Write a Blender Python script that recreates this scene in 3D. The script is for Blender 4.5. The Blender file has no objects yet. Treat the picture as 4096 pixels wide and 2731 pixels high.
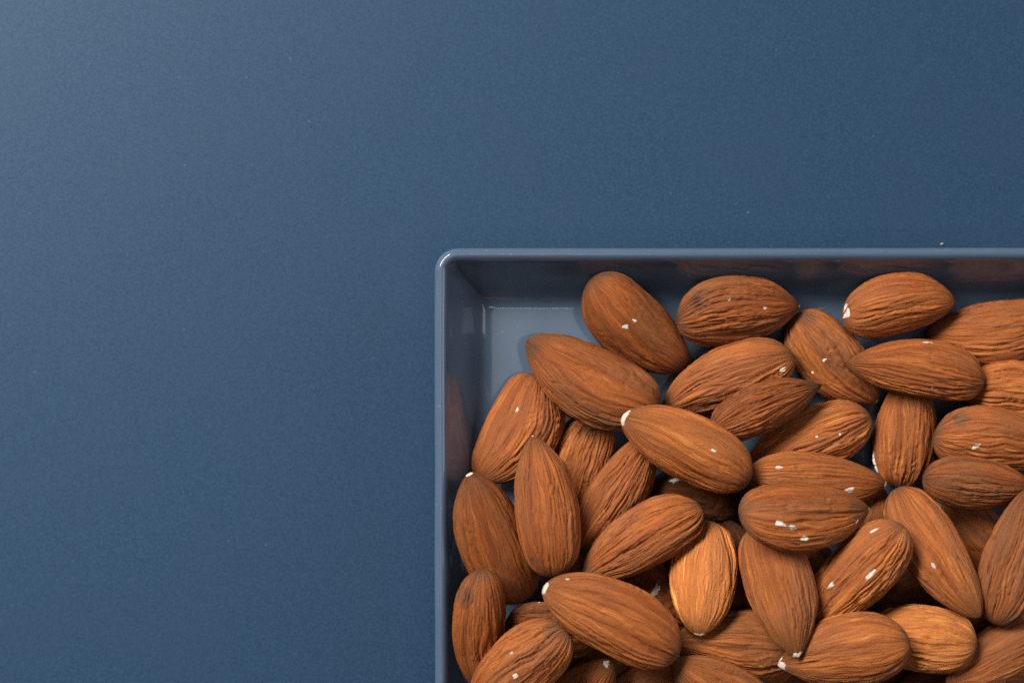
import bpy, math
import numpy as np

# ---------------------------------------------------------------- camera, world, lamps, exposure
sc = bpy.context.scene
MM = 0.001
S, NX, NY, D, ZF = 0.0455, 1250.0, 1280.0, 380.0, 14.0       # mm per photo pixel at the focus plane, foot of the lens axis, distance
CX, CY, CZ = (NX - 2048) * S, -(NY - 1365) * S, ZF + D

cam = bpy.data.cameras.new("camera")
cam_o = bpy.data.objects.new("camera", cam)
sc.collection.objects.link(cam_o)
cam_o.location = (CX * MM, CY * MM, CZ * MM)
cam.sensor_width = 36.0
cam.lens = 36.0 * D / (4096 * S)
cam.shift_x = (2048 - NX) / 4096
cam.shift_y = -(1365 - NY) / 4096
cam.clip_start, cam.clip_end = 0.02, 20
cam.dof.use_dof = True
cam.dof.focus_distance = (CZ - 15.0) * MM
cam.dof.aperture_fstop = 11.0
sc.camera = cam_o

w = bpy.data.worlds.new("World"); sc.world = w; w.use_nodes = True
bg = w.node_tree.nodes["Background"]
bg.inputs[0].default_value = (0.62, 0.68, 0.80, 1); bg.inputs[1].default_value = 0.035

def area_lamp(name, loc, target, sx, sy, power, col):
    l = bpy.data.lights.new(name, 'AREA'); l.shape = 'RECTANGLE'; l.size, l.size_y = sx, sy
    l.energy = power; l.color = col
    o = bpy.data.objects.new(name, l); sc.collection.objects.link(o)
    o.location = loc
    from mathutils import Vector
    o.rotation_euler = (Vector(target) - Vector(loc)).to_track_quat('-Z', 'Y').to_euler()
    return o
area_lamp("window_wall", (-0.95, 0.95, 0.62), (0.0, 0.0, 0), 1.9, 0.8, 6.0, (0.95, 0.97, 1.0))
area_lamp("window_light", (-0.36, 0.35, 0.50), (0.01, 0.0, 0), 0.42, 0.17, 10.0, (0.94, 0.985, 1.0))
area_lamp("overhead_softbox", (0.0, 0.0, 1.15), (0.0, 0.0, 0), 0.42, 0.42, 0.62, (1.0, 0.96, 0.93))

area_lamp("room_fill", (1.12, 0.30, 0.70), (0.0, 0.0, 0), 1.1, 0.8, 6.0, (0.93, 0.94, 1.0))
area_lamp("ceiling_tube", (0.05, -0.30, 1.15), (0.05, -0.05, 0), 0.60, 0.035, 0.6, (0.92, 0.88, 1.0))

sc.view_settings.view_transform = 'Standard'; sc.view_settings.look = 'None'
sc.view_settings.exposure = 0.0; sc.view_settings.gamma = 1.0
sc.view_settings.use_curve_mapping = False
sc.render.engine = 'CYCLES'
sc.cycles.use_denoising = False
sc.cycles.max_bounces = 8

# ---------------------------------------------------------------- noise and almond body
def smooth(x, a, b):
    t = np.clip((x - a) / (b - a), 0, 1); return t * t * (3 - 2 * t)
_P = np.random.RandomState(7)
PERM = np.concatenate([_P.permutation(256)] * 2)
GRAD = _P.normal(size=(256, 3)); GRAD /= np.linalg.norm(GRAD, axis=1)[:, None]
def noise(x, y, z):
    x, y, z = np.broadcast_arrays(np.asarray(x, float), np.asarray(y, float), np.asarray(z, float))
    xi, yi, zi = np.floor(x).astype(int), np.floor(y).astype(int), np.floor(z).astype(int)
    fx, fy, fz = x - xi, y - yi, z - zi
    u, v, w = (f * f * f * (f * (f * 6 - 15) + 10) for f in (fx, fy, fz))
    r = 0
    for i in (0, 1):
        for j in (0, 1):
            for k in (0, 1):
                g = GRAD[PERM[PERM[PERM[(xi + i) & 255] + ((yi + j) & 255)] + ((zi + k) & 255)]]
                d = g[..., 0] * (fx - i) + g[..., 1] * (fy - j) + g[..., 2] * (fz - k)
                r = r + d * (u if i else 1 - u) * (v if j else 1 - v) * (w if k else 1 - w)
    return r * 1.6
def almond_base(L, W, T, ab, tb, bend, seed, nu, nv):
    """smooth almond body: x from base (-L/2) to tip (+L/2), y width, z thickness"""
    s = np.linspace(0, 1, nu)
    u = 0.5 - 0.5 * np.cos(np.pi * s)
    u = 0.55 * u + 0.45 * s
    th = np.linspace(0, 2 * np.pi, nv, endpoint=False)
    U, TH = np.meshgrid(u, th, indexing='ij')
    m = 0.36 + 0.12 * (ab - 0.42) / 0.13
    lo = np.clip((m - U) / m, 0, 1); hi = np.clip((U - m) / (1 - m), 0, 1)
    prof = np.where(U < m, (1 - lo ** 2.5) ** 0.5, (1 - hi ** 1.95) ** (tb - 0.10))
    w = prof * W / 2
    t = np.where(U < m, (1 - lo ** 2.3) ** 0.52, (1 - hi ** 2.0) ** (tb - 0.12)) * T / 2
    c, sn = np.cos(TH), np.sin(TH)
    y = w * c
    z = t * sn * (0.94 + 0.06 * sn * sn)
    x = (U - 0.5) * L
    y = y + bend * L * (4 * U * (1 - U)) - bend * L * 0.5
    return U, TH, x, y, z, w, t


# ---------------------------------------------------------------- materials
class N:
    def __init__(self, name):
        self.m = bpy.data.materials.new(name); self.m.use_nodes = True
        self.t = self.m.node_tree; self.b = self.t.nodes["Principled BSDF"]
    def n(self, typ, **kw):
        x = self.t.nodes.new(typ)
        for k, v in kw.items():
            if k.startswith('i_'): x.inputs[k[2:].replace('_', ' ')].default_value = v
            else: setattr(x, k, v)
        return x
    def l(self, a, b): self.t.links.new(a, b)
    def math(self, op, a, b=None, c=None, clamp=False):
        x = self.n('ShaderNodeMath', operation=op); x.use_clamp = clamp
        for i, v in enumerate((a, b, c)):
            if v is None: continue
            if hasattr(v, 'is_output'): self.l(v, x.inputs[i])
            else: x.inputs[i].default_value = v
        return x.outputs[0]
    def mix(self, f, a, b, blend='MIX'):
        x = self.n('ShaderNodeMix', data_type='RGBA', blend_type=blend)
        for i, v in ((0, f), (6, a), (7, b)):
            if hasattr(v, 'is_output'): self.l(v, x.inputs[i])
            else: x.inputs[i].default_value = v if i == 0 else (*v, 1)
        return x.outputs[2]
    def noise(self, co, scale, detail=2.0, rough=0.5, dist=0.0):
        x = self.n('ShaderNodeTexNoise'); self.l(co, x.inputs['Vector'])
        x.inputs['Scale'].default_value = scale; x.inputs['Detail'].default_value = detail
        x.inputs['Roughness'].default_value = rough; x.inputs['Distortion'].default_value = dist
        return x.outputs['Fac']
    def ramp(self, f, a, b):
        x = self.n('ShaderNodeMapRange', interpolation_type='SMOOTHSTEP'); self.l(f, x.inputs[0])
        x.inputs[1].default_value, x.inputs[2].default_value = a, b
        return x.outputs[0]
    def scale(self, co, v):
        x = self.n('ShaderNodeVectorMath', operation='MULTIPLY'); self.l(co, x.inputs[0]); x.inputs[1].default_value = v
        return x.outputs[0]
    def bump(self, h, dist, strength=1.0, normal=None):
        x = self.n('ShaderNodeBump'); self.l(h, x.inputs['Height'])
        x.inputs['Distance'].default_value = dist; x.inputs['Strength'].default_value = strength
        if normal is not None: self.l(normal, x.inputs['Normal'])
        return x.outputs[0]

def mat_paper():
    k = N('blue_paper'); co = k.n('ShaderNodeTexCoord').outputs['Object']
    fine = k.noise(co, 4800, 2, 0.6); mid = k.noise(co, 2200, 3, 0.65); big = k.noise(co, 45, 3, 0.5); lint = k.noise(co, 1100, 1, 0.4)
    g = k.math('ADD', k.math('MULTIPLY', mid, 0.55), k.math('MULTIPLY', fine, 0.45))
    c = k.mix(k.ramp(g, 0.36, 0.66), (0.0056, 0.0275, 0.0605), (0.0180, 0.0520, 0.0970))
    c = k.mix(k.math('MULTIPLY', k.ramp(big, 0.35, 0.7), 0.3), c, (0.016, 0.040, 0.076))
    c = k.mix(k.math('MULTIPLY', k.ramp(lint, 0.79, 0.85), 0.35), c, (0.16, 0.20, 0.25))
    k.l(c, k.b.inputs['Base Color'])
    k.b.inputs['Roughness'].default_value = 0.53
    k.b.inputs['Specular IOR Level'].default_value = 0.34
    k.l(k.bump(k.math('ADD', fine, k.math('MULTIPLY', mid, 0.5)), 0.00008, 0.25), k.b.inputs['Normal'])
    return k.m

def mat_glaze():
    k = N('slate_blue_glaze'); co = k.n('ShaderNodeTexCoord').outputs['Object']
    n1 = k.noise(co, 120, 3, 0.5)
    c = k.mix(k.ramp(n1, 0.3, 0.7), (0.069, 0.097, 0.135), (0.074, 0.103, 0.142))
    lint = k.noise(co, 1500, 1, 0.4)
    c = k.mix(k.math('MULTIPLY', k.ramp(lint, 0.755, 0.81), 0.55), c, (0.22, 0.25, 0.29))
    k.l(c, k.b.inputs['Base Color'])
    k.b.inputs['Roughness'].default_value = 0.09
    k.b.inputs['IOR'].default_value = 1.52
    n2 = k.noise(co, 70, 1, 0.4)
    k.l(k.bump(n2, 0.0004, 0.12), k.b.inputs['Normal'])
    return k.m

def mat_skin():
    k = N('almond_skin')
    at = k.n('ShaderNodeAttribute', attribute_name='skin').outputs['Vector']
    uv = k.n('ShaderNodeAttribute', attribute_name='along').outputs['Fac']
    oi = k.n('ShaderNodeObjectInfo')
    sep = k.n('ShaderNodeSeparateColor'); k.l(oi.outputs['Color'], sep.inputs[0])
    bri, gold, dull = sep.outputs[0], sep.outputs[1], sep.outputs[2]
    s1 = k.noise(k.scale(at, (4.0, 4.0, 1.2)), 1.0, 4, 0.6, 0.2)
    s2 = k.noise(k.scale(at, (9.0, 9.0, 1.9)), 1.0, 3, 0.6, 0.2)
    s3 = k.noise(k.scale(at, (17.0, 17.0, 4.5)), 1.0, 3, 0.6, 0.3)
    sp = k.noise(k.scale(at, (60.0, 60.0, 95.0)), 1.0, 3, 0.7)
    big = k.noise(k.scale(at, (1.3, 1.3, 1.6)), 1.0, 2, 0.5)
    c = k.mix(k.ramp(s1, 0.30, 0.68), (0.258, 0.054, 0.013), (0.470, 0.122, 0.025))
    # finer darker veins that run from end to end
    v = k.math('SUBTRACT', 1.0, k.ramp(k.math('ABSOLUTE', k.math('SUBTRACT', s2, 0.5)), 0.0, 0.055))
    c = k.mix(k.math('MULTIPLY', v, 0.35), c, (0.135, 0.040, 0.014))
    v3 = k.math('SUBTRACT', 1.0, k.ramp(k.math('ABSOLUTE', k.math('SUBTRACT', s3, 0.5)), 0.0, 0.06))
    c = k.mix(k.math('MULTIPLY', v3, 0.30), c, (0.150, 0.046, 0.016))
    # golden streaks
    g = k.math('MULTIPLY', k.ramp(s2, 0.58, 0.72), k.ramp(big, 0.38, 0.6))
    gm = k.math('MULTIPLY', g, k.math('ADD', k.math('MULTIPLY', gold, 1.1), 0.12), clamp=True)
    c = k.mix(gm, c, (0.66, 0.300, 0.066))
    g2 = k.math('MULTIPLY', k.ramp(s3, 0.60, 0.70), k.ramp(s1, 0.42, 0.62))
    c = k.mix(k.math('MULTIPLY', g2, k.math('ADD', k.math('MULTIPLY', gold, 0.9), 0.22), clamp=True), c, (0.70, 0.33, 0.085))
    c = k.mix(k.math('MULTIPLY', gold, 0.26), c, (0.56, 0.235, 0.052))
    # dull, dusty brown bloom in broad patches
    dm = k.math('MULTIPLY', k.ramp(big, 0.62, 0.36), k.math('ADD', k.math('MULTIPLY', dull, 0.8), 0.1), clamp=True)
    c = k.mix(dm, c, (0.205, 0.086, 0.036))
    # pale powder specks
    c = k.mix(k.math('MULTIPLY', k.ramp(sp, 0.62, 0.80), 0.28), c, (0.60, 0.36, 0.20))
    # brown, slightly grey base end and darker point
    e = k.math('MULTIPLY', k.ramp(k.math('ADD', uv, k.math('MULTIPLY', s1, 0.14)), 0.17, 0.07), 0.55)
    c = k.mix(e, c, (0.125, 0.062, 0.033))
    e2 = k.math('MULTIPLY', k.ramp(k.math('ADD', uv, k.math('MULTIPLY', s1, 0.2)), 0.90, 1.1), 0.45)
    c = k.mix(e2, c, (0.150, 0.060, 0.024))
    st = k.n('ShaderNodeAttribute', attribute_name='stain').outputs['Fac']
    sm = k.ramp(k.math('ADD', st, k.math('MULTIPLY', k.math('SUBTRACT', s1, 0.5), 0.8)), 0.12, 0.75)
    c = k.mix(k.math('MULTIPLY', sm, 0.6), c, (0.115, 0.062, 0.034))
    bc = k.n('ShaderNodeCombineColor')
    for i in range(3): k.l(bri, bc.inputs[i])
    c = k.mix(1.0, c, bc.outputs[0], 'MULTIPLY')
    k.l(c, k.b.inputs['Base Color'])
    k.b.inputs['Roughness'].default_value = 0.52
    k.b.inputs['Specular IOR Level'].default_value = 0.14
    k.b.inputs['Sheen Weight'].default_value = 0.0
    k.b.inputs['Sheen Roughness'].default_value = 0.4
    h = k.math('ADD', k.math('MULTIPLY', s3, 0.8), k.math('MULTIPLY', sp, 0.22))
    k.l(k.bump(h, 0.0006, 0.85), k.b.inputs['Normal'])
    return k.m

def mat_flesh(name, a, b):
    k = N(name); co = k.n('ShaderNodeTexCoord').outputs['Object']
    n1 = k.noise(co, 1400, 3, 0.6)
    c = k.mix(k.ramp(n1, 0.3, 0.7), a, b); k.l(c, k.b.inputs['Base Color'])
    k.b.inputs['Roughness'].default_value = 0.6
    k.l(k.bump(n1, 0.0002, 0.6), k.b.inputs['Normal'])
    return k.m
M_PAPER, M_GLAZE, M_SKIN = mat_paper(), mat_glaze(), mat_skin()
M_FLESH = mat_flesh('bare_almond_flesh', (0.46, 0.35, 0.25), (0.68, 0.60, 0.50))
M_TIP = mat_flesh('pale_almond_tip', (0.50, 0.38, 0.24), (0.68, 0.58, 0.44))
M_CRUMB = mat_flesh('crumb', (0.30, 0.26, 0.22), (0.45, 0.40, 0.35))

def mesh_obj(name, verts, faces, mat, parent=None, smooth_=True):
    me = bpy.data.meshes.new(name)
    me.from_pydata(np.asarray(verts).tolist(), [], faces if isinstance(faces, list) else faces.tolist())
    me.materials.append(mat)
    me.polygons.foreach_set('use_smooth', [smooth_] * len(me.polygons))
    me.update()
    o = bpy.data.objects.new(name, me); sc.collection.objects.link(o)
    if parent is not None: o.parent = parent
    return o

# ---------------------------------------------------------------- paper sheet the tray stands on
def build_paper():
    n = 60
    xs = np.linspace(-0.34, 0.34, n); ys = np.linspace(-0.26, 0.26, n)
    X, Y = np.meshgrid(xs, ys, indexing='ij')
    Z = 0.00025 * noise(X * 9, Y * 9, 0.3) * smooth(np.hypot(X - 0.045, Y + 0.03), 0.09, 0.2) - 0.0001
    v = np.stack([X, Y, Z], -1).reshape(-1, 3)
    idx = np.arange(n * n).reshape(n, n)
    f = np.stack([idx[:-1, :-1], idx[1:, :-1], idx[1:, 1:], idx[:-1, 1:]], -1).reshape(-1, 4)
    o = mesh_obj('paper_ground', v, f, M_PAPER)
    o['kind'] = 'structure'; o['label'] = 'matte blue paper sheet under the tray'
build_paper()

# ---------------------------------------------------------------- glazed tray
XL = CX + (1738 - NX) * S * (CZ - 14.5) / D
YT = CY - (992 - NY) * S * (CZ - 14.5) / D
XR, YB = 108.0, -82.0
def build_tray():
    # profile: inset from the outermost edge, height (mm); from the foot outside, over the rim, to the floor inside
    ctl = [(13.0, 1.2), (11.6, 0.5), (10.8, 0.02), (10.0, 0.02), (9.3, 0.5), (7.6, 3.0), (3.6, 9.4), (1.2, 13.0),
           (0.35, 14.2), (0.0, 15.0), (0.2, 15.7), (0.65, 16.2), (1.15, 16.3), (1.65, 16.1), (2.15, 15.6), (2.7, 14.75),
           (3.5, 13.35), (5.2, 10.7), (6.8, 7.95), (7.7, 6.45), (8.3, 5.6), (9.0, 4.9), (9.8, 4.35), (10.7, 4.08), (11.8, 4.0), (14.0, 4.0)]
    P = []
    c = np.array([ctl[0]] + ctl + [ctl[-1]], float)
    for i in range(1, len(c) - 2):            # Catmull-Rom through the control points
        for t in np.linspace(0, 1, 5)[:-1]:
            p0, p1, p2, p3 = c[i - 1:i + 3]
            P.append(0.5 * ((2 * p1) + (-p0 + p2) * t + (2 * p0 - 5 * p1 + 4 * p2 - p3) * t * t + (-p0 + 3 * p1 - 3 * p2 + p3) * t ** 3))
    P.append(c[-2]); P = np.array(P)
    nc, ns = 12, 70
    a, b = (XR - XL) / 2, (YT - YB) / 2
    mx, my = (XR + XL) / 2, (YT + YB) / 2
    rings = []
    for d, z in P:
        r = max(4.3 - d * 1.0, 0.55) + 0.9 * float(smooth(np.array(d), 8, 11))
        hx, hy = a - d - r, b - d - r
        pts = []
        for q, (sx, sy) in enumerate(((1, 1), (-1, 1), (-1, -1), (1, -1))):
            for j in range(nc + 1):
                an = math.pi / 2 * (q + j / nc)
                pts.append((sx * hx + r * math.cos(an), sy * hy + r * math.sin(an)))
            nx_, ny_ = ((-1, 1), (-1, -1), (1, -1), (1, 1))[q]
            an = math.pi / 2 * (q + 1)
            p1 = pts[-1]; p2 = (nx_ * hx + r * math.cos(an), ny_ * hy + r * math.sin(an))
            for j in range(1, ns):
                t = j / ns
                pts.append((p1[0] + (p2[0] - p1[0]) * t, p1[1] + (p2[1] - p1[1]) * t))
        pts = np.array(pts)
        # slight unevenness of fired ceramic
        wob = 0.10 * noise(pts[:, 0] / 22, pts[:, 1] / 22, z / 9.0)
        k = float(smooth(np.array(z), 3.5, 8)) if d > 3 else float(smooth(np.array(z), 0.5, 6))
        nrm = -np.stack([np.clip(pts[:, 0] / (a - d), -1, 1) ** 15, np.clip(pts[:, 1] / (b - d), -1, 1) ** 15], -1)
        xy = pts + nrm * (wob * k)[:, None]
        rings.append(np.column_stack([xy[:, 0] + mx, xy[:, 1] + my, np.full(len(pts), z) + 0.04 * k * noise(pts[:, 0] / 30, pts[:, 1] / 30, 5.5)]))
    R = np.array(rings) * MM
    m, n = R.shape[:2]
    # smooth normals over the whole sweep, so that the parts join without a seam
    du = np.empty_like(R); du[1:-1] = R[2:] - R[:-2]; du[0] = R[1] - R[0]; du[-1] = R[-1] - R[-2]
    dv = np.roll(R, -1, 1) - np.roll(R, 1, 1)
    NN = np.cross(dv, du); NN /= np.linalg.norm(NN, axis=2)[..., None]
    if NN[-3, 0, 2] < 0: NN = -NN
    NN[-2:] = (0, 0, 1)
    root = bpy.data.objects.new('tray', None); sc.collection.objects.link(root)
    root.location = (mx * MM, my * MM, 0); root.empty_display_size = 0.01
    root['label'] = 'shallow slate blue glazed ceramic tray with raised rim, holding the almonds'; root['category'] = 'tray'
    org = np.array([mx * MM, my * MM, 0])
    cut1 = next(i for i in range(m) if P[i][1] > 13.2)
    top = int(P[:, 1].argmax())
    cut2 = next(i for i in range(top, m) if P[i][1] < 14.2)
    cut3 = next(i for i in range(cut2, m) if P[i][1] < 4.02)
    def part(name, i0, i1, cap=None):
        v = (R[i0:i1 + 1] - org).reshape(-1, 3); nn = NN[i0:i1 + 1].reshape(-1, 3)
        k = i1 - i0 + 1
        idx = np.arange(k * n).reshape(k, n); nx2 = np.roll(idx, -1, 1)
        f = np.stack([idx[:-1], idx[1:], nx2[1:], nx2[:-1]], -1).reshape(-1, 4).tolist()
        if cap is not None:
            ring = idx[-1] if cap == 'in' else idx[0]
            cz = v[ring[0], 2]
            v = np.vstack([v, [[0, 0, cz]]]); nn = np.vstack([nn, [[0, 0, 1 if cap == 'in' else -1]]])
            ci = len(v) - 1; rr = ring.tolist()
            f += [[rr[j], ci, rr[(j + 1) % n]] if cap == 'in' else [rr[j], rr[(j + 1) % n], ci] for j in range(n)]
        o = mesh_obj(name, v, f, M_GLAZE, root)
        fn = np.array(o.data.polygons[0].normal); 
        if np.dot(fn, nn[f[0][0]]) < 0: o.data.flip_normals()
        o.data.normals_split_custom_set_from_vertices(nn.tolist())
        return o
    part('outer_wall', 0, cut1, 'out'); part('rim', cut1, cut2); part('inner_wall', cut2, cut3); part('tray_floor', cut3, m - 1, 'in')
build_tray()

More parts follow.
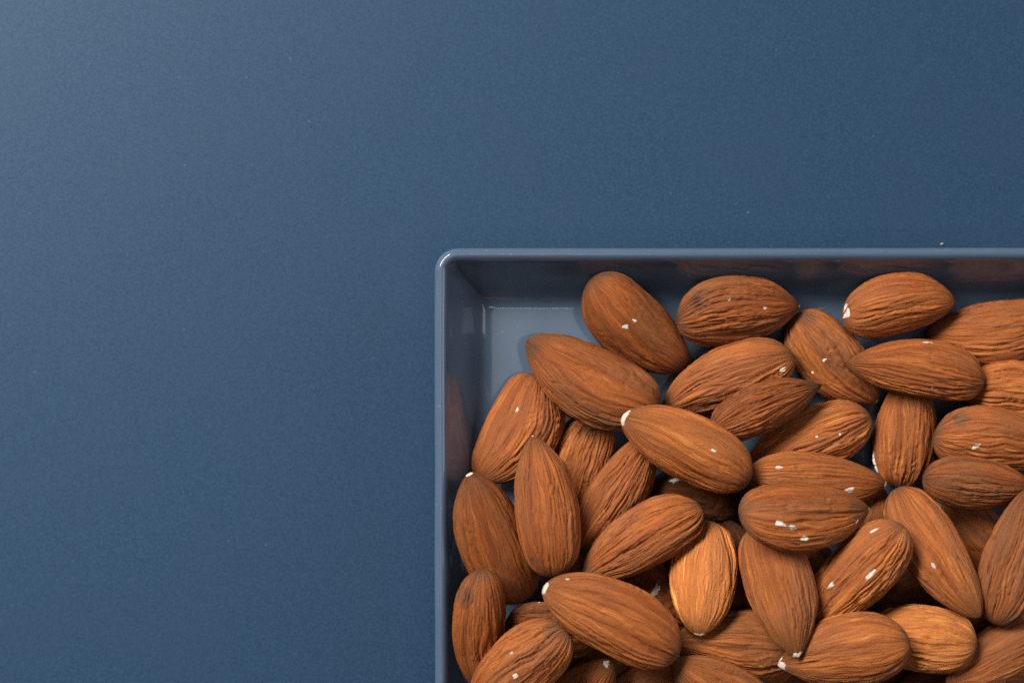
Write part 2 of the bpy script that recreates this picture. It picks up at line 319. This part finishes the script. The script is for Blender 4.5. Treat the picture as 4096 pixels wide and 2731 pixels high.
# ---------------------------------------------------------------- almonds
# id, x, y, z (mm), yaw, pitch, roll, length, width, thickness, base fullness, tip sharpness, bend, wrinkle depth, colour, bare patches, label
ALMONDS = [
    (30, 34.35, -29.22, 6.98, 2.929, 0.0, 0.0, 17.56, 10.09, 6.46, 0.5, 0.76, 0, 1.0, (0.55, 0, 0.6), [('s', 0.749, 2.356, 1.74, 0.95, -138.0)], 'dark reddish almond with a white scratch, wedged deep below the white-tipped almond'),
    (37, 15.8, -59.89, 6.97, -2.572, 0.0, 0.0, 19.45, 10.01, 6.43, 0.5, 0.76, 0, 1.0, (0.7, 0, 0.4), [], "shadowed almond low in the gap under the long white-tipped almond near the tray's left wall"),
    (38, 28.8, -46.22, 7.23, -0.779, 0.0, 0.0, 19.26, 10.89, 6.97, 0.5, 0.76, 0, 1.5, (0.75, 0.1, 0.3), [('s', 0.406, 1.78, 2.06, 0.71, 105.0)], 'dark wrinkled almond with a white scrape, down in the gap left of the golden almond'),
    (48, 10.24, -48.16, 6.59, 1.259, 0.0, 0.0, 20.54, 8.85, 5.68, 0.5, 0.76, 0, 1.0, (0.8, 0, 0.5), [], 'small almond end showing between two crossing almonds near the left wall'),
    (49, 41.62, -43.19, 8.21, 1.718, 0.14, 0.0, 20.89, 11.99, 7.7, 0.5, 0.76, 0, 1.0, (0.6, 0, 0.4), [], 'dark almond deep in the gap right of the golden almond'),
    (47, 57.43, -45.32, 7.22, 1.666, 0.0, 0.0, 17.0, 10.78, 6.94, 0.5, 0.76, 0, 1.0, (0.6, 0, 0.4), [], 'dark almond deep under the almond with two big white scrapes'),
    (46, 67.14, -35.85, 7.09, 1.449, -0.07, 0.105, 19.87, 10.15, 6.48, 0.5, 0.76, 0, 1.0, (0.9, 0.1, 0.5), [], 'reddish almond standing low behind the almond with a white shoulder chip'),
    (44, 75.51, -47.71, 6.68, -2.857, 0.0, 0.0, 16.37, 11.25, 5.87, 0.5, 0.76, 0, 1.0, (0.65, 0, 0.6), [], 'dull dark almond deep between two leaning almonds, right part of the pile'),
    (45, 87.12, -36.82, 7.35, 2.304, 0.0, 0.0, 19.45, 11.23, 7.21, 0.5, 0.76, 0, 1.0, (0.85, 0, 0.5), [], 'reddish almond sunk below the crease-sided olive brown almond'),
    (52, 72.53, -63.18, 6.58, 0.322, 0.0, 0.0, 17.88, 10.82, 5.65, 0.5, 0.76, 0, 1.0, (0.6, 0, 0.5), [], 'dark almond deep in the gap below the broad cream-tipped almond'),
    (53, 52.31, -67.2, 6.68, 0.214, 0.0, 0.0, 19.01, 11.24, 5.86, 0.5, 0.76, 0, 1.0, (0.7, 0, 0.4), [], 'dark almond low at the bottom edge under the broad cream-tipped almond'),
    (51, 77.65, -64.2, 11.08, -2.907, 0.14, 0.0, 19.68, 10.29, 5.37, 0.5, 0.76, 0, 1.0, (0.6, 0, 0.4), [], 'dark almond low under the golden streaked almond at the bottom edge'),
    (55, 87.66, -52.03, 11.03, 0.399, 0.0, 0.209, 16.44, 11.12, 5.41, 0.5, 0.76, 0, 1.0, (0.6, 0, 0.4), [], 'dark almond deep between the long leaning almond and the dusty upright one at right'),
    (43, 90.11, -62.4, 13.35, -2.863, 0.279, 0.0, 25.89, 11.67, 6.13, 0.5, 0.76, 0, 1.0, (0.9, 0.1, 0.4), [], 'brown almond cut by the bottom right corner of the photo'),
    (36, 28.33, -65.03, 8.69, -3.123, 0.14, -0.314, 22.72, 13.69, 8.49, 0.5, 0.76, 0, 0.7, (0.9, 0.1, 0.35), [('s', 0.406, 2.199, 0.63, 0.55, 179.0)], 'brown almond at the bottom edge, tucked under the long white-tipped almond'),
    (1, 23.26, 2.8, 9.81, -0.733, -0.279, 0.314, 25.48, 12.62, 8.59, 0.5, 0.62, -0.05, 0.85, (0.88, 0.05, 0.5), [('g', 0.922, 1.466, 2.06), ('s', 0.381, 1.571, 0.87, 0.63, 22.0), ('s', 0.397, 1.257, 0.63, 0.48, 22.0)], 'reddish brown almond with two white dots, topmost left, near the top wall'),
    (3, 41.72, 5.4, 10.94, 0.133, -0.07, 0.314, 23.15, 12.52, 8.14, 0.5, 0.85, 0.05, 1.25, (0.88, 0.05, 0.4), [('g', 0.156, 0.681, 1.9), ('s', 0.397, 1.047, 0.48, 0.4, -8.0), ('s', 0.674, 1.414, 0.55, 0.4, -8.0), ('t', 0.012)], "deeply wrinkled almond with grey blotch lying along the tray's top wall"),
    (4, 1.12, -16.67, 7.79, -2.083, 0.0, 0.105, 22.18, 13.61, 8.24, 0.5, 0.62, 0.1, 1, (1, 0.22, 0.2), [('g', 0.115, 0.209, 1.11), ('s', 0.334, 1.937, 0.63, 0.48, 159.0), ('b', 0.01)], "broad curved almond with bright upper end beside the tray's left wall"),
    (8, 60.14, -3.5, 7.67, -0.803, 0.0, 0.0, 22.05, 12.01, 7.83, 0.5, 0.72, -0.03, 1.25, (0.95, 0.25, 0.4), [('g', 0.083, 1.152, 1.74), ('t', 0.012), ('s', 0.414, 1.833, 0.71, 0.4, 76.0), ('s', 0.43, 2.409, 0.48, 0.4, 76.0)], 'almond with dark grey end, squeezed between three almonds below the top wall'),
    (9, 71.1, 6.39, 11.05, 0.164, 0.0, 0.314, 20.99, 11.24, 7.18, 0.5, 0.7, 0.06, 0.8, (1.06, 0.2, 0.2), [('s', 0.026, 1.152, 1.27, 0.79, 61.0), ('s', 0.03, 0.367, 0.79, 0.48, 71.0)], 'almond with a white chipped left end against the top wall'),
    (10, 89.43, 1.73, 7.59, -3.033, -0.14, 0.0, 23.64, 12.05, 7.48, 0.5, 0.76, 0.05, 0.9, (0.98, 0.12, 0.3), [], 'brown almond under the top wall, cut by the right edge of the photo'),
    (12, 93.72, -9.75, 9.99, 0.0, 0.279, 0.314, 19.36, 12.18, 7.4, 0.5, 0.76, 0, 1.2, (1.02, 0.4, 0.1), [], 'ridged orange almond at the right edge, under a pointed almond'),
    (13, 73.62, -17.18, 7.28, 1.484, 0.0, 0.0, 20.4, 11.29, 7.05, 0.5, 0.6, 0, 1.1, (0.97, 0.3, 0.3), [('s', 0.258, 0.052, 1.74, 0.71, -0.0), ('s', 0.156, 0.052, 0.95, 0.63, -25.0)], 'upright almond with a white chip on its lower left side, half under another'),
    (14, 55.45, -18.71, 7.69, -2.743, -0.14, -0.314, 24.48, 11.96, 7.2, 0.5, 0.76, 0, 1.2, (1.05, 0.4, 0.15), [('s', 0.438, 1.937, 0.4, 0.32, 157.0), ('s', 0.273, 1.728, 0.4, 0.32, 157.0)], 'orange almond with fine streaks, lower half hidden by two overlapping almonds'),
    (28, 13.18, -24.05, 7.0, -1.903, 0.0, 0.0, 20.31, 10.45, 6.49, 0.5, 0.76, 0, 1.3, (1, 0.4, 0.25), [('g', 0.115, 1.885, 1.58)], 'small rounded wrinkled almond behind the upright almond near the left wall'),
    (29, 19.79, -27.57, 10.86, 1.031, 0.0, 0.314, 24.87, 10.86, 6.85, 0.5, 0.76, 0, 1, (0.98, 0.25, 0.2), [], 'slim almond whose upper end slips under the white-tipped almond'),
    (32, 8.36, -53.04, 12.33, -0.082, 0.0, 0.0, 19.33, 10.31, 6.71, 0.5, 0.76, 0, 1.5, (0.78, 0.05, 0.6), [('s', 0.31, 0.052, 1.11, 0.63, 15.0)], 'dark puckered almond with a white chip on top, behind the long white-tipped one'),
    (17, 88.79, -18.42, 12.4, -0.102, 0.0, 0.314, 23.28, 12.55, 7.64, 0.5, 0.76, 0.03, 0.9, (1, 0.25, 0.3), [('g', 0.156, 0.576, 1.9), ('s', 0.288, 1.571, 1.51, 0.55, 51.0)], 'almond with a white slanted scratch, at the right edge of the photo'),
    (42, 88.32, -55.79, 17.51, -2.693, 0.209, 0.314, 25.15, 10.1, 6.42, 0.5, 0.76, 0, 0.9, (0.95, 0.2, 0.4), [], 'reddish almond emerging from under the golden streaked almond, bottom right'),
    (39, 41.57, -55.76, 12.69, 3.044, 0.07, -0.209, 24.71, 14.12, 8.34, 0.5, 0.76, 0, 1.2, (0.95, 0.35, 0.45), [('s', 0.463, 1.047, 0.79, 0.4, -174.0)], 'broad almond with ridges fanning from its left end, at the bottom middle'),
    (2, 14.69, -6.91, 11.59, 2.654, 0.0, 0.314, 27.27, 13.92, 8.19, 0.5, 0.68, 0.05, 1.15, (0.86, 0.15, 0.45), [('g', 0.95, 1.152, 2.06)], 'large dark brown almond with a bare blunt tip pointing to the tray corner'),
    (5, 39.9, -7.23, 9.75, -2.733, -0.209, -0.314, 25.85, 11.64, 7.77, 0.5, 0.76, -0.04, 1.05, (1, 0.15, 0.3), [('g', 0.958, 2.094, 2.38), ('s', 0.109, 1.361, 0.95, 0.63, 237.0)], 'almond with one white oval spot near its rounded right end'),
    (6, 46.14, -11.96, 14.31, 0.409, 0.0, 0.314, 21.92, 8.97, 5.96, 0.5, 1.0, 0.03, 1.2, (0.85, 0.1, 0.4), [('g', 0.937, 1.047, 2.54), ('s', 0.03, 0.628, 0.71, 0.32, 37.0)], 'slim dark almond with a sharp dark tip pointing up and right'),
    (15, 55.96, -26.05, 11.46, -0.062, -0.14, 0.314, 26.98, 12.36, 7.25, 0.5, 0.82, -0.04, 0.9, (1.02, 0.25, 0.3), [('g', 0.303, 0.785, 0.55), ('t', 0.04), ('s', 0.188, 0.785, 0.87, 0.63, 4.0), ('s', 0.69, 1.466, 1.51, 0.87, 4.0)], 'almond with a white tip and a square white chip, above the one with two scrapes'),
    (27, -3.21, -35.88, 14.67, 1.993, 0.279, 0.314, 27.15, 13.36, 7.85, 0.5, 0.68, 0.04, 0.6, (0.85, 0.05, 0.4), [('t', 0.015)], "smooth reddish almond with pale tip, leaning on the tray's left wall"),
    (31, -5.85, -52.77, 16.88, -1.523, -0.279, -0.314, 25.17, 9.7, 6.7, 0.5, 0.76, -0.04, 0.8, (0.9, 0.12, 0.35), [('g', 0.156, 2.618, 2.22)], "narrow almond with a dark grey blotch, lowest along the tray's left wall"),
    (33, 0.48, -58.14, 20.97, -2.421, -0.209, -0.105, 22.69, 11.89, 7.35, 0.5, 0.76, 0, 1, (0.98, 0.25, 0.25), [('g', 0.088, 2.147, 1.74), ('s', 0.521, 1.623, 0.71, 0.55, 179.0), ('s', 0.43, 2.251, 0.48, 0.32, 179.0)], 'rounded almond at the bottom edge next to the left wall, small white flecks'),
    (18, 84.2, -25.72, 15.69, -0.094, 0.0, 0.314, 20.07, 9.84, 6.56, 0.5, 0.76, 0, 0.9, (0.88, 0.05, 0.55), [('g', 0.643, 1.728, 1.11), ('g', 0.742, 2.094, 0.87)], 'olive brown almond with a long dark crease, right side below the scratched almond'),
    (20, 90.49, -38.59, 18.82, 1.285, -0.07, 0.105, 25.8, 13.01, 7.78, 0.5, 0.76, -0.05, 1.3, (0.9, 0.15, 0.6), [('g', 0.063, 2.094, 2.38)], 'dusty brown almond standing upright at the right edge of the photo'),
    (41, 72.47, -53.21, 19.02, 3.068, -0.279, 0.314, 20.27, 11.89, 7.37, 0.5, 0.76, 0, 1.3, (1.15, 0.8, 0.1), [], 'golden almond with yellow streaks, bottom right'),
    (35, 11.65, -65.27, 12.1, 0.886, 0.471, 0.105, 21.73, 9.8, 6.42, 0.5, 0.68, 0, 0.9, (0.95, 0.1, 0.5), [('s', 0.974, 0.733, 1.35, 0.48, -106.0)], 'pointed almond tip with pale edge rising from the bottom edge of the photo'),
    (40, 38.37, -63.96, 16.83, 2.549, 0.14, -0.314, 24.22, 11.89, 7.22, 0.5, 0.76, 0, 0.9, (0.95, 0.15, 0.4), [('t', 0.02)], 'almond with a small white tip at the bottom edge, middle of the frame'),
    (24, 34.59, -42.8, 15.5, -1.692, 0.209, 0.209, 20.86, 11.73, 7.35, 0.55, 0.68, 0.0, 0.7, (1.22, 0.75, 0.1), [('t', 0.03), ('s', 0.31, 0.157, 0.95, 0.32, 182.0)], 'bright golden almond with a white tip pointing down, middle of the pile'),
    (7, 31.33, -19.09, 16.97, 2.667, 0.0, -0.314, 25.79, 12.07, 7.88, 0.5, 0.62, -0.03, 0.75, (1.03, 0.35, 0.15), [('t', 0.045), ('s', 0.357, 1.99, 0.79, 0.48, -178.0)], 'almond with a bold white tip at left, pointing up towards the tray corner'),
    (19, 75.68, -37.99, 18.77, -1.05, 0.279, -0.105, 26.91, 11.16, 6.9, 0.5, 0.76, -0.02, 0.9, (0.98, 0.25, 0.35), [('g', 0.594, 1.152, 0.55), ('s', 0.562, 1.99, 0.87, 0.48, -5.0)], 'long almond leaning down to the right with one white fleck and a black speck'),
    (21, 59.67, -43.42, 19.48, -2.268, -0.279, 0.314, 29.3, 10.91, 7.41, 0.42, 0.76, 0, 1.25, (1.05, 0.3, 0.15), [('s', 0.334, 1.257, 1.51, 0.63, 180.0), ('s', 0.554, 1.937, 0.95, 0.71, 170.0), ('s', 0.132, 2.356, 1.43, 0.48, 168.0)], 'ridged almond with two white spots and a white shoulder chip'),
    (22, 58.07, -55.16, 22.68, -2.912, -0.279, 0.0, 23.39, 12.94, 7.57, 0.5, 0.98, -0.02, 0.75, (0.98, 0.3, 0.35), [('t', 0.1)], 'broad almond with a thin neck and cream tip at the bottom right of centre'),
    (23, 47.2, -44.19, 20.75, -1.35, 0.279, 0.209, 24.66, 11.99, 7.04, 0.5, 0.88, 0.02, 0.9, (0.92, 0.25, 0.35), [('t', 0.055)], 'broad almond with pointed cream tip hanging down below the double-scraped almond'),
    (16, 51.43, -30.63, 22.22, 0.013, -0.279, -0.314, 25.73, 12.38, 7.39, 0.5, 0.82, -0.04, 1, (0.98, 0.18, 0.35), [('g', 0.885, 1.676, 3.33), ('s', 0.229, 1.937, 1.43, 0.63, -13.0), ('s', 0.31, 1.99, 1.19, 0.71, -21.0), ('s', 0.414, 2.356, 1.11, 0.87, 19.0), ('s', 0.85, 2.199, 0.63, 0.32, 39.0), ('t', 0.02)], 'almond with two large white scrapes on its side, centre of the pile'),
    (26, 5.6, -29.7, 17.43, 1.72, 0.0, 0.0, 25.81, 11.44, 7.56, 0.5, 0.8, -0.02, 0.95, (0.94, 0.12, 0.4), [('g', 0.144, 0.785, 1.58), ('t', 0.008)], 'long upright almond with a narrow top, second from the left wall'),
    (25, 23.01, -36.17, 16.16, -2.586, -0.07, 0.105, 25.33, 10.66, 7.32, 0.5, 0.76, -0.04, 1.05, (0.97, 0.22, 0.25), [('g', 0.954, 1.885, 2.77), ('t', 0.01)], 'almond with dark brown narrow lower end, upper left of the golden almond'),
    (11, 73.9, -5.28, 12.23, 3.005, 0.0, 0.0, 25.58, 10.31, 7.23, 0.5, 0.9, -0.04, 1.1, (0.98, 0.2, 0.25), [('s', 0.455, 2.723, 1.27, 0.32, -169.0), ('s', 0.389, 0.89, 0.63, 0.4, -162.0)], 'pointed almond lying across others below the top wall, tip facing left'),
    (34, 17.05, -49.16, 22.8, 2.675, 0.14, 0.209, 27.73, 13.08, 8.09, 0.5, 0.62, -0.03, 0.9, (1.04, 0.25, 0.15), [('g', 0.05, 1.1, 1.9), ('t', 0.022), ('s', 0.896, 2.409, 0.4, 0.4, -153.0)], 'large orange brown almond with a white tip on top of the pile, lower left'),
]

ROW_GROUP = 'almonds heaped in the tray'

def build_almond(row):
    (i, x0, y0, z0, yaw, pitch, roll, L, W, T, ab, tb, bend, wr, colr, pats, label) = row
    deep = i in (30, 37, 38, 48, 49, 50, 47, 46, 44, 45, 51, 52, 53, 55, 43)
    nu, nv = (96, 80) if deep else (140, 168)
    sd = i * 7.31
    U, TH, x, y, z, w_, t_ = almond_base(L, W, T, ab, tb, bend, i, nu, nv)
    c, s = np.cos(TH), np.sin(TH)
    env = smooth(U, 0.0, 0.12) * (1 - smooth(U, 0.72, 0.98) * 0.8)
    # broad lumps
    lump = noise(c * 0.9 + sd, s * 0.9, U * 2.2) * 0.45 + noise(c * 1.6 + sd, s * 1.6 + 9, U * 3.6) * 0.22
    # lengthwise wrinkles: rounded ridges parted by narrow furrows that wander and merge
    th2 = TH + 0.16 * noise(c * 1.5 + sd, s * 1.5, U * 2.2 + 3) + 0.05 * noise(c * 3 + sd, s * 3, U * 7 + 5)
    c2, s2 = np.cos(th2), np.sin(th2)
    n1 = noise(c2 * 4.9 + sd, s2 * 4.9, U * 1.0 + 11)
    n2 = noise(c2 * 10 + sd, s2 * 10, U * 1.7 + 23)
    n3 = noise(c2 * 14 + sd, s2 * 14, U * 3.2 + 31)
    cross = noise(c2 * 4 + sd, s2 * 4, U * 16 + 2)
    bil = lambda n, k: np.minimum(np.abs(n) * k, 1.0) ** 0.7 - 0.6
    local = 0.45 + 0.9 * smooth(noise(c * 1.1 + sd + 40, s * 1.1, U * 1.8), -0.35, 0.45)
    h = (0.23 * bil(n1, 3.2) + 0.22 * bil(n2, 3.0) + 0.13 * bil(n3, 2.6)
         + 0.09 * cross * smooth(np.array(wr), 0.8, 1.8)) * wr * local
    disp = lump * 0.6 * env + h * env * 1.5
    V = np.stack([x, y, z], -1)
    def normals(V):
        du = np.empty_like(V); du[1:-1] = V[2:] - V[:-2]; du[0] = V[1] - V[0]; du[-1] = V[-1] - V[-2]
        dv = np.roll(V, -1, 1) - np.roll(V, 1, 1)
        n = np.cross(du, dv); ln = np.linalg.norm(n, axis=2)[..., None]
        n = np.where(ln > 1e-9, -n / np.maximum(ln, 1e-9), 0)
        if (n[nu // 2] * (V[nu // 2] - V[nu // 2].mean(0))).sum() < 0: n = -n
        n[0] = (-1, 0, 0); n[-1] = (1, 0, 0)
        return n
    n0 = normals(V)
    V = V + n0 * disp[..., None]
    V[0] = V[0].mean(0); V[-1] = V[-1].mean(0)
    # mesh: two poles + rings
    body = V[1:-1].reshape(-1, 3)
    verts = np.vstack([body, V[0, :1], V[-1, :1]]) * MM
    k = nu - 2; idx = np.arange(k * nv).reshape(k, nv); nx2 = np.roll(idx, -1, 1)
    quads = np.stack([idx[:-1], idx[1:], nx2[1:], nx2[:-1]], -1).reshape(-1, 4)
    pb, pt = k * nv, k * nv + 1
    tri = [[pb, idx[0, j], nx2[0, j]] for j in range(nv)] + [[idx[-1, j], pt, nx2[-1, j]] for j in range(nv)]
    nq, nt = len(quads), len(tri)
    me = bpy.data.meshes.new('almond')
    me.vertices.add(len(verts)); me.vertices.foreach_set('co', verts.ravel())
    loops = np.concatenate([quads.ravel(), np.array(tri).ravel()]).astype(np.int32)
    me.loops.add(len(loops)); me.loops.foreach_set('vertex_index', loops)
    starts = np.concatenate([np.arange(nq) * 4, nq * 4 + np.arange(nt) * 3]).astype(np.int32)
    me.polygons.add(nq + nt); me.polygons.foreach_set('loop_start', starts)
    me.polygons.foreach_set('use_smooth', np.ones(nq + nt, bool))
    me.update(calc_edges=True); me.validate()
    sk = np.stack([c2 + sd, s2, U * 1.0 + sd * 0.37], -1)
    skv = np.vstack([sk[1:-1].reshape(-1, 3), sk[0, :1], sk[-1, :1]])
    at = me.attributes.new('skin', 'FLOAT_VECTOR', 'POINT'); at.data.foreach_set('vector', skv.ravel())
    uu = np.concatenate([U[1:-1].ravel(), [0, 1]])
    at = me.attributes.new('along', 'FLOAT', 'POINT'); at.data.foreach_set('value', uu)
    st = np.zeros(V.shape[:2])
    for pch in pats:
        if pch[0] == 'g':
            cpt = V[int(np.abs(U[:, 0] - pch[1]).argmin()), int(pch[2] / (2 * np.pi) * nv) % nv]
            st = np.maximum(st, 1 - np.linalg.norm(V - cpt, axis=2) / (1.35 * pch[3]))
    st = np.maximum(st, 0)
    at = me.attributes.new('stain', 'FLOAT', 'POINT')
    at.data.foreach_set('value', np.concatenate([st[1:-1].ravel(), [st[0, 0], st[-1, 0]]]))
    me.materials.append(M_SKIN)
    # outward faces
    p = me.polygons[nq // 2 + 3]
    if p.normal.dot(p.center) < 0: me.flip_normals()
    o = bpy.data.objects.new('almond', me); sc.collection.objects.link(o)
    cy, sy, cp, sp, cr, sr = math.cos(yaw), math.sin(yaw), math.cos(pitch), math.sin(pitch), math.cos(roll), math.sin(roll)
    Rm = (np.array([[cy, -sy, 0], [sy, cy, 0], [0, 0, 1]]) @ np.array([[cp, 0, -sp], [0, 1, 0], [sp, 0, cp]]) @ np.array([[1, 0, 0], [0, cr, -sr], [0, sr, cr]]))
    from mathutils import Matrix
    M4 = Matrix([list(Rm[r]) + [(x0, y0, z0)[r] * MM] for r in range(3)] + [[0, 0, 0, 1]])
    o.matrix_world = M4
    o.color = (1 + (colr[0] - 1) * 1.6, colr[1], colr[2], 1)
    o['label'] = label; o['category'] = 'almond'; o['group'] = ROW_GROUP
    # --- places where the skin is rubbed off: low pads that follow the skin
    Nn = normals(V)
    us = U[:, 0]
    def surf(u, th, off):
        iu = np.interp(u, us, np.arange(nu)); i0 = np.clip(iu.astype(int), 0, nu - 2); fu = (iu - i0)[..., None]
        jt = (th % (2 * np.pi)) / (2 * np.pi) * nv; j0 = np.floor(jt).astype(int) % nv; fj = (jt - np.floor(jt))[..., None]; j1 = (j0 + 1) % nv
        def g(A): return (A[i0, j0] * (1 - fj) + A[i0, j1] * fj) * (1 - fu) + (A[i0 + 1, j0] * (1 - fj) + A[i0 + 1, j1] * fj) * fu
        return g(V) + g(Nn) * off[..., None]
    for q, pch in enumerate(pats):
        if pch[0] == 'g': continue
        if pch[0] == 's':
            _, u0, t0, ra, rb, ang = pch
            nr, na = 6, 26
            rr, aa = np.meshgrid(np.linspace(0, 1, nr), np.linspace(0, 2 * np.pi, na, endpoint=False), indexing='ij')
            edge = 0.9 + 0.5 * noise(np.cos(aa) * 1.1 + i + q * 3, np.sin(aa) * 1.1, 0.5) + 0.14 * noise(np.cos(aa) * 3 + i, np.sin(aa) * 3 + q, 1.5)
            # axes: the u direction runs along the almond; theta direction turns round it
            a_ = math.radians(ang)
            e1 = rr * edge * np.cos(aa) * ra * 0.9; e2 = rr * edge * np.sin(aa) * rb * 0.9
            ds = e1 * math.cos(a_) - e2 * math.sin(a_); dt = e1 * math.sin(a_) + e2 * math.cos(a_)
            rad = max(float(np.interp(u0, us, w_[:, 0])) * abs(math.sin(t0)) + float(np.interp(u0, us, t_[:, 0])) * abs(math.cos(t0)), 0.8)
            uu_ = np.clip(u0 + ds / L, 0.002, 0.998); tt_ = t0 - dt / rad
            off = 0.07 - 0.12 * rr ** 3 + 0.04 * noise(e1 * 2.5, e2 * 2.5, i)
            mat = M_FLESH; nm = 'bare_patch'
        else:
            kind, du_ = pch
            nr, na = 7, 30
            rr, aa = np.meshgrid(np.linspace(0, 1, nr), np.linspace(0, 2 * np.pi, na, endpoint=False), indexing='ij')
            edge = 1 + 0.5 * noise(np.cos(aa) * 1.5 + i, np.sin(aa) * 1.5, 0.5) + 0.3 * noise(np.cos(aa) * 4 + i, np.sin(aa) * 4, 1.5)
            reach = 0.62 * du_ * edge * rr
            uu_ = 1 - reach if kind == 't' else reach
            tt_ = aa
            off = 0.09 - 0.14 * rr ** 3
            mat = M_TIP; nm = 'pale_tip' if kind == 't' else 'bare_patch'
        PV = surf(uu_, tt_, off)
        PV[0] = PV[0].mean(0)
        pv = np.vstack([PV[1:].reshape(-1, 3), PV[0, :1]]) * MM
        kk = nr - 1; id2 = np.arange(kk * na).reshape(kk, na); nn2 = np.roll(id2, -1, 1)
        fc = np.stack([id2[:-1], id2[1:], nn2[1:], nn2[:-1]], -1).reshape(-1, 4).tolist() + [[kk * na, int(id2[0, j]), int(nn2[0, j])] for j in range(na)]
        mesh_obj(nm, pv, fc, mat, o)
    return o
for row in ALMONDS: build_almond(row)

# ---------------------------------------------------------------- crumb lying on the paper behind the rim
def build_crumb(x, y, r, sd, label):
    nu, nv = 10, 14
    U, V = np.meshgrid(np.linspace(0.02, np.pi - 0.02, nu), np.linspace(0, 2 * np.pi, nv, endpoint=False), indexing='ij')
    X, Y, Z = np.sin(U) * np.cos(V), np.sin(U) * np.sin(V), np.cos(U)
    q = 1 + 0.5 * noise(X * 1.4 + sd, Y * 1.4, Z * 1.4)
    v = np.stack([X * q * 1.4, Y * q, Z * q * 0.7 + 0.6], -1).reshape(-1, 3) * r * MM
    idx = np.arange(nu * nv).reshape(nu, nv); n2 = np.roll(idx, -1, 1)
    f = np.stack([idx[:-1], idx[1:], n2[1:], n2[:-1]], -1).reshape(-1, 4).tolist() + [idx[0].tolist()[::-1], idx[-1].tolist()]
    o = mesh_obj('crumb', v, f, M_CRUMB)
    o.location = (x * MM, y * MM, 0)
    o['label'] = label; o['category'] = 'crumb'
build_crumb(CX + (3767 - NX) * S * CZ / D, CY - (980 - NY) * S * CZ / D + 0.2, 0.2, 3, 'tiny pale crumb on the blue paper just above the tray rim')
